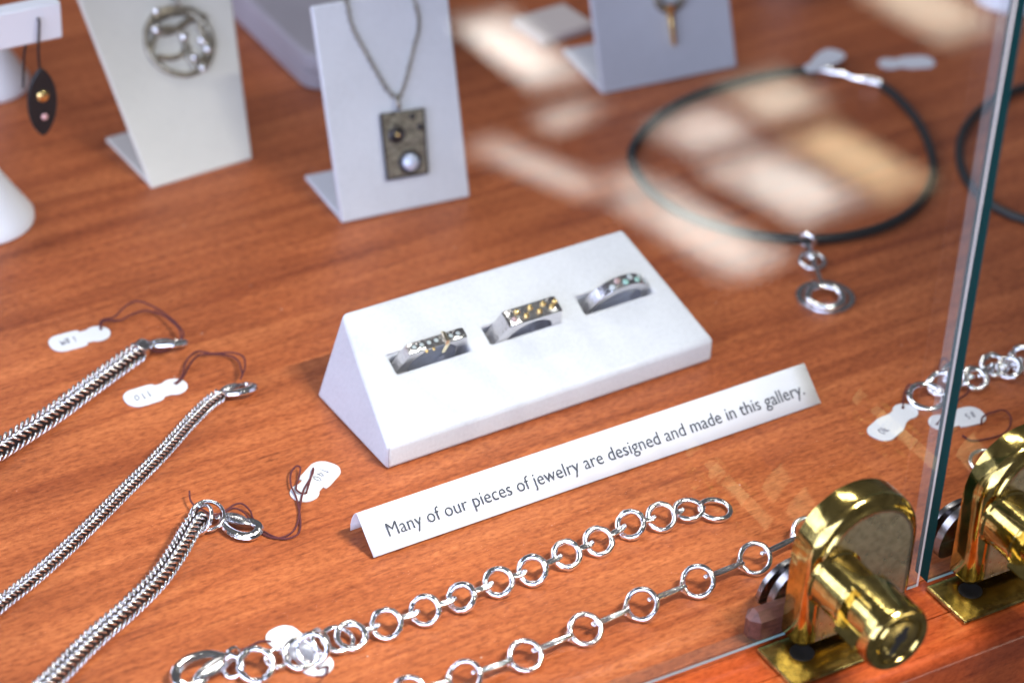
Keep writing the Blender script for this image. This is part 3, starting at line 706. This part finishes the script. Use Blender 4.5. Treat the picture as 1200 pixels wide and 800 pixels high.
cs = [ring_link(t, p, r, .95, V((random.uniform(-.6, .4), random.uniform(-.6, .1), .75)).normalized(), .22) for p, r in (((1103, 450), 3.3), ((1119, 440), 3.2), ((1143, 444), 3.0), ((1165, 428), 3.3), ((1183, 431), 2.9), ((1199, 421), 3.4), ((1222, 414), 3.2))]
for a, c in zip(cs, cs[1:]): bar_link(t, a, c, 1.6, 1.6, .55, gap=.8)
t = thing('link_bracelet', 'thin silver bracelet end lying behind the brass lock by the glass edge', 'bracelet', G(1165, 540), 'silver link bracelets')
cs = [ring_link(t, p, 4.1, .6, V((-.1, -.1, .98)).normalized(), .05, 'silver', zc=1) for p in ((1156, 541), (1196, 520))]
bar_link(t, cs[0], cs[1], 4, 4, .45, 'silver'); 

# ------------------------------------------------------------------ chokers
def choker(pix, label, closed):
    pts = smooth_path([G(x, y, 1.45) for (x, y) in pix], 6, closed)
    t = thing('choker', label, 'necklace', (pts[0]+pts[len(pts)//2])/2-Z*1.45, 'black cord chokers'); b = MB()
    b.tube(pts, 1.42, 10, closed=closed); b.build('cord', 'rubber', t, sharp=None); return t
t = choker([(1030, 98), (1050, 113), (1073, 139), (1088, 168), (1094, 200), (1083, 231), (1057, 255), (1019, 271), (967, 280), (907, 278), (853, 269), (798, 249), (760, 222), (741, 190), (745, 167), (770, 138), (813, 113), (870, 95), (920, 85), (962, 82)], 'black rubber cord choker with a silver ring pendant', False)
b = MB(); q0 = G(962, 82, 1.6); q1 = G(1030, 98, 1.6); dd = (q1-q0)
b.tube([q0-dd*.04, q0+dd*.2], 1.75, 12); b.tube([q1+dd*.04, q1-dd*.25], 1.75, 12); b.tube(smooth_path([q0+dd*.2, q0+dd*.4+Z*.4, q0+dd*.6-Z*.3, q1-dd*.25], 4), .7, 8); b.build('clasp', 'silver', t)
choker([(1215, 100), (1180, 110), (1150, 128), (1130, 152), (1124, 178), (1130, 205), (1147, 228), (1172, 246), (1205, 258), (1270, 268), (1340, 262), (1400, 240), (1432, 205), (1436, 165), (1405, 128), (1345, 105), (1275, 97)], 'black rubber cord choker beyond the upright glass edge', True)
pd = thing('pendant', 'silver pendant of stacked rings hanging from the black choker', 'pendant', G(962, 330), None)
b = MB(); b.torus(G(946, 282, 1.7), 2.1, .7, V((.8, .55, 0)), 20, 8); b.build('bail', 'silver', pd)
b = MB(); b.torus(G(952, 306, 1.0), 3.5, .7, V((-.05, -.1, 1)), 28, 10); b.sphere(G(952, 302, 2.0), 1.7, 14, 8); b.build('upper_ring', 'silver', pd)
b = MB(); b.tube([G(947, 288, 2.2), G(952, 303, 2.2), G(960, 326, 1.9), G(963, 334, 1.6)], .75, 8); b.build('stem', 'silver', pd)
b = MB(); b.lathe([(6.6, 0.05), (8.3, .05), (8.4, .5), (8.2, .9), (6.6, .9), (6.5, .5), (6.6, .05)], G(967, 350), Z, E_, 48, False); b.build('outer_ring', 'ring_silver', pd)
b = MB(); b.torus(G(967, 348, 1.7), 4.9, 1.15, V((-.03, -.06, 1)), 40, 12); b.build('inner_ring', 'silver', pd)

# ------------------------------------------------------------------ necklace stands
class Stand: pass
def panel_stand(bl, br, tl, tr, label, material, flap, th=1.4, topx=0.):
    s = Stand(); g0 = G(*bl); g1 = G(*br); ex_ = (g1-g0); s.wd = ex_.length; ex_.normalize(); nb_ = Z.cross(ex_).normalized()
    b_, h_ = solve2(g0, nb_, Z, *tl); up = (nb_*b_+Z*h_); s.H = up.length; up.normalize(); fn_ = ex_.cross(up).normalized()
    if fn_.dot(CAM-g0) < 0: fn_ = -fn_
    tl3 = on_plane(*tl, g0, fn_); tr3 = on_plane(*tr, g0, fn_)
    u0 = (tl3-g0).dot(ex_); u1 = (tr3-g0).dot(ex_); h0 = (tl3-g0).dot(up); h1 = (tr3-g0).dot(up); hh = max(h0, h1)
    u0 *= hh/h0; u1 = s.wd+(u1-s.wd)*hh/h1
    print('STAND', label[:30], 'w', s.wd, 'lean', b_, h_, 'top', u0, u1, hh)
    t = thing('necklace_stand', label, 'display stand', (g0+g1)/2, 'necklace stands')
    k = topx; ext = hh+k; e0 = u0*ext/hh; e1 = s.wd+(u1-s.wd)*ext/hh
    b = MB(); fr = [g0+Z*.4, g1+Z*.4, g0+ex_*e1+up*ext, g0+ex_*e0+up*ext]
    b.prism(fr, -fn_*th); b.build('front_panel', material, t, smooth=True, sharp=50, bevel=(.6, 3))
    f0 = G(*flap); dl = (f0-g0).dot(nb_); sk = (f0-g0).dot(ex_)
    bb = MB(); bb.prism([g0+nb_*(th+.3)+Z*.05+ex_*.2, g1+nb_*(th+.3)+Z*.05-ex_*.2, g1+nb_*dl+Z*.05-ex_*.2, g0+nb_*dl+ex_*sk+Z*.05], Z*1.3)
    bb.build('base_flap', material, t, smooth=True, sharp=50, bevel=(.4, 2))
    s.g, s.ex, s.up, s.fn, s.t = g0, ex_, up, fn_, t
    s.px = lambda x, y, h=0.: on_plane(x, y, g0, fn_)+fn_*h
    return s
s1 = panel_stand((178, 222), (296, 187), (92, 0), (272, 0), 'cream linen necklace stand flaring wider upwards, holding a round pendant', 'cream', (124, 166), topx=16)
s2 = panel_stand((401, 263), (551, 232), (365, 8), (525, -8), 'white necklace stand holding a rectangular pendant on a chain', 'white', (357, 210), th=2.0)
s3 = panel_stand((706, 112), (864, 80), (692, 0), (855, 0), 'white necklace stand with a tapering gold drop pendant', 'white', (658, 62), topx=40)
# round pendant on the cream stand
pd = thing('pendant', 'round openwork silver pendant of leafy curls on the cream stand', 'pendant', s1.px(209, 49), None)
c = s1.px(209, 50, .9); R = (s1.px(248, 50)-s1.px(170, 50)).length/2
b = MB(); b.torus(c, R, .85, s1.fn, 48, 10, .05, ux=s1.ex); b.build('rim', 'pewter', pd)
def sp(u, v, h=.9): return s1.px(209+u, 50+v, h)
for cv, r in (([(-36, -18), (-20, -10), (-4, -14), (14, -26), (30, -28)], 1.1), ([(-34, 14), (-28, -6), (-12, -16), (6, -4), (4, 14), (-10, 20), (-26, 18)], .8), ([(4, -4), (8, 12), (14, 24), (20, 32)], .9), ([(20, -20), (30, -4), (32, 10), (24, 24), (12, 18), (10, 6)], .9), ([(-30, -26), (-10, -34), (12, -34), (28, -20)], 1.6)):
    b = MB(); n = len(smooth_path([V((0, 0, 0))]*len(cv), 5)); b.tube(smooth_path([sp(u, v, 1.0) for u, v in cv], 5), r, 8); b.build('curl', 'pewter', pd)
for (u, v, r) in ((25, 0, 1.5), (32, 10, 1.5), (26, 32, 1.4), (-28, -12, 1.5), (4, -4, 1.3), (16, 20, 1.2), (-28, -34, 1.2)):
    b = MB(); b.sphere(sp(u, v, 1.9), r, 12, 8); b.build('bead', 'silver', pd)
b = MB(); b.torus(s1.px(203, 4, 1.2), 2.2, .55, s1.ex, 20, 8); b.build('bail', 'pewter', pd)
b = MB()
for sg_ in (-1, 1): b.tube([s1.px(203, 2, 1.2), s1.px(203+sg_*26, -50, .8)], .35, 6)
b.build('chain', 'pewter', pd)
# rectangular pendant on the white stand
pd = thing('pendant', 'rectangular weathered pendant with a pearl and a dark rosette on the white stand', 'pendant', s2.px(471, 165), None)
def rp(x, y, h=0.): return s2.px(x, y, h)
b = MB(); b.prism([rp(444, 134, .25), rp(494, 127, .25), rp(499, 202, .25), rp(452, 210, .25)], s2.fn*1.3); b.build('plate', 'pewter', pd, smooth=False, bevel=(.3, 2))
b = MB(); b.tube([rp(444, 134, 1.4), rp(494, 127, 1.4), rp(499, 202, 1.4), rp(452, 210, 1.4)], .45, 6, closed=True); b.build('raised_edge', 'oxide', pd)
b = MB(); b.lathe([(2.5, 0), (2.5, .7), (1.7, 1.1), (1.2, .8), (.9, .9)], rp(462, 157, 1.5), s2.fn, s2.ex, 24); b.build('rosette', 'oxide', pd)
b = MB(); b.sphere(rp(463, 157, 2.4), .75, 10, 6); b.build('rosette_centre', 'gold', pd)
b = MB(); b.torus(rp(478, 189, 1.7), 2.9, .65, s2.fn, 28, 8); b.build('pearl_setting', 'oxide', pd)
b = MB(); b.sphere(rp(478, 189, 1.9), 2.55, 20, 12, s2.fn, .75); b.build('pearl', 'pearl', pd)
for (x, y) in ((481, 136), (490, 148), (455, 203), (492, 198)):
    b = MB(); b.sphere(rp(x, y, 1.6), .95 if y < 160 else .6, 10, 6, s2.fn, .6); b.build('stud', 'oxide' if y < 160 else 'pewter', pd)
b = MB(); b.torus(rp(465, 120, 1.2), 1.6, .55, (s2.ex+s2.fn*.4).normalized(), 20, 8); b.build('bail', 'pewter', pd)
nk = thing('necklace_chain', 'thin dark chain draped over the white stand carrying the rectangular pendant', 'chain', s2.px(460, 60), None)
def chain_run(pts, par, step=1.25, R=.62, r=.22, matn='pewter', back=V((1, 0, 0)), parname='chain_run'):
    b = MB(); ps = resample(smooth_path(pts, 8), step)
    for i in range(len(ps)-1):
        d = (ps[i+1]-ps[i]).normalized(); nn_ = back if i % 2 else d.cross(back)
        b.torus((ps[i]+ps[i+1])/2, R*1.25, r, nn_.normalized(), 10, 5, sy=.7, ux=d)
    b.build(parname, matn, par, sharp=None, kind='stuff')
ytop = s2.H
def over(x):   # point on the top edge behind
    return x-s2.fn*3.2
chain_run([rp(464, 116, .8), rp(452, 104, .7), rp(430, 66, .7), rp(412, 32, .7), rp(406, 5, .7), over(rp(405, -3, 1.2)), over(rp(405, 2, .4))], nk, back=s2.fn)
chain_run([rp(466, 116, .8), rp(474, 96, .7), rp(483, 60, .7), rp(490, 30, .7), rp(486, 6, .7), over(rp(484, -8, 1.2)), over(rp(484, -2, .4))], nk, back=s2.fn)
pd = thing('pendant', 'tapering gold drop pendant below a round top on the white stand', 'pendant', s3.px(785, 30), None)
b = MB(); b.lathe([(.3, -8.2), (.8, -7.4), (1.0, 0), (1.4, 3.2), (2.2, 5)], s3.px(784, 24, 1.5), s3.up, s3.ex, 14); b.build('drop', 'gold', pd)
b = MB(); b.torus(s3.px(782, -5, 1.2), 4.6, 1.3, s3.fn, 28, 8); b.build('round_top', 'pewter', pd)
b = MB(); b.tube([s3.px(780, -22, 1.2), s3.px(770, -75, .8)], .4, 6); b.tube([s3.px(784, -22, 1.2), s3.px(800, -78, .8)], .4, 6); b.build('chain', 'pewter', pd)

# ------------------------------------------------------------------ T-bar stands
def tstand(gp, label, R=15., bar=None, Hh=None, half=None):
    c = G(*gp); t = thing('bar_stand', label, 'display stand', c, 'white bar stands')
    b = MB(); b.lathe([(R*.96, .02), (R, .6), (R, 1.8), (R*.94, 3.2), (R*.72, 8.5), (R*.46, 15), (R*.28, 21), (R*.2, 26)], c, Z, E_, 48); b.build('foot', 'plastic', t)
    if bar: xx, hh = solve2(c, E_, Z, *bar)
    else: xx, hh = half, Hh
    print('TSTAND', xx, hh)
    b = MB(); b.lathe([(R*.2, 25.5), (R*.17, 30), (R*.17, hh-.2)], c, Z, E_, 20); b.build('post', 'plastic', t)
    b = MB(); b.box(c+Z*(hh+5.5), E_*xx, N_*2.6, Z*5.5); b.build('crossbar', 'plastic', t, smooth=True, sharp=50, bevel=(.6, 3))
    return c, xx, hh
fc, fx, fh = tstand((-24, 258), 'white bar stand with a black marquise earring hung on its crossbar', 15.5, (70, 40))
tstand((-14, 100), 'white cone footed stand behind the bar with the black earring', 13.0, None, fh, fx)
tstand((1180, 0), 'white round footed stand beyond the upright glass edge', 11.5, None, fh, 17)
tstand((925, -32), 'white round footed stand beyond the stand with the gold drop', 13.0, None, fh, 17)
# earring hooked over the bar
fpl = fc-N_*3.4
er = thing('earring', 'black marquise drop earring with a gold dot hanging from the white bar', 'earring', on_plane(48, 120, fpl, N_), None)
def ep(x, y, h=0): return on_plane(x, y, fpl, N_)-N_*h
b = MB(); pts = []
ctr = ep(48, 118, .2); dn = (ep(50, 158)-ep(47, 80)); Lh = dn.length/2; dn.normalize(); ds = N_.cross(dn).normalized()
Wd = (ep(65, 118)-ep(31, 118)).length/2
for i in range(32):
    a = 2*math.pi*i/32; pts.append(ctr+dn*(Lh*math.cos(a))+ds*(Wd*math.copysign(abs(math.sin(a))**1.35, math.sin(a))))
b.prism(pts, -N_*1.3); b.build('drop', 'enamel', er, smooth=True, sharp=40, bevel=(.3, 2))
b = MB(); b.sphere(ep(48, 110, 1.6), 1.9, 14, 8, -N_, .5); b.build('gold_dot', 'gold', er)
b = MB(); b.sphere(ep(50, 134, 1.6), 1.0, 12, 8, -N_, .6); b.build('pink_stone', 'pink', er)
b = MB(); b.tube(smooth_path([ep(46, 84, .6), ep(44, 60, .6), ep(45, 28, .6), ep(45, 24, .2), ep(45, 22, -.3)], 4), .4, 8)
b.tube(smooth_path([ep(31, 108, -2.5), ep(32, 70, -2.5), ep(36, 48, -2.5)], 4), .38, 8); b.build('hook_wire', 'oxide', er)

# ------------------------------------------------------------------ grey box and beige card at the back
bx = thing('jewelry_box', 'grey round cornered box with a lid seam behind the white stand', 'box', G(440, 40))
def rrect(c, hx, hy, r, z, off=0):
    pts = []
    for (sx, sy, a0) in ((1, 1, 0), (-1, 1, 90), (-1, -1, 180), (1, -1, 270)):
        for i in range(7):
            a = math.radians(a0+15*i); pts.append(c+E_*(sx*(hx-r)+(r+off)*math.cos(a))+N_*(sy*(hy-r)+(r+off)*math.sin(a))+Z*z)
    return pts
k0 = G(366, 108); hx, hy = 26., 44.; bc = k0+E_*(hx-1.2)+N_*(hy-1.2)
for nm, lay in (('box_base', ((.05, -.8), (.6, 0), (5.4, 0), (5.8, -.5))), ('box_lid', ((6.1, -.5), (6.5, 0), (10.6, 0), (11.5, -.5), (11.9, -1.6)))):
    b = MB(); rows = [rrect(bc, hx, hy, 7, z, o_) for z, o_ in lay]; b.grid(rows, True); k = len(rows[0]); b.add(rows[0], [list(range(k))[::-1]]); b.add(rows[-1], [list(range(k))]); b.build(nm, 'grey', bx, sharp=35)
b = MB(); g_ = G(648, 34); b.box(g_+Z*1.6, (E_*.96+N_*.1)*11, (N_*.96-E_*.1)*9, Z*1.5); o = b.build('card_box', 'beige', smooth=True, sharp=50, bevel=(.6, 2)); tag(o, 'small flat beige box behind the stand with the gold drop', 'box')
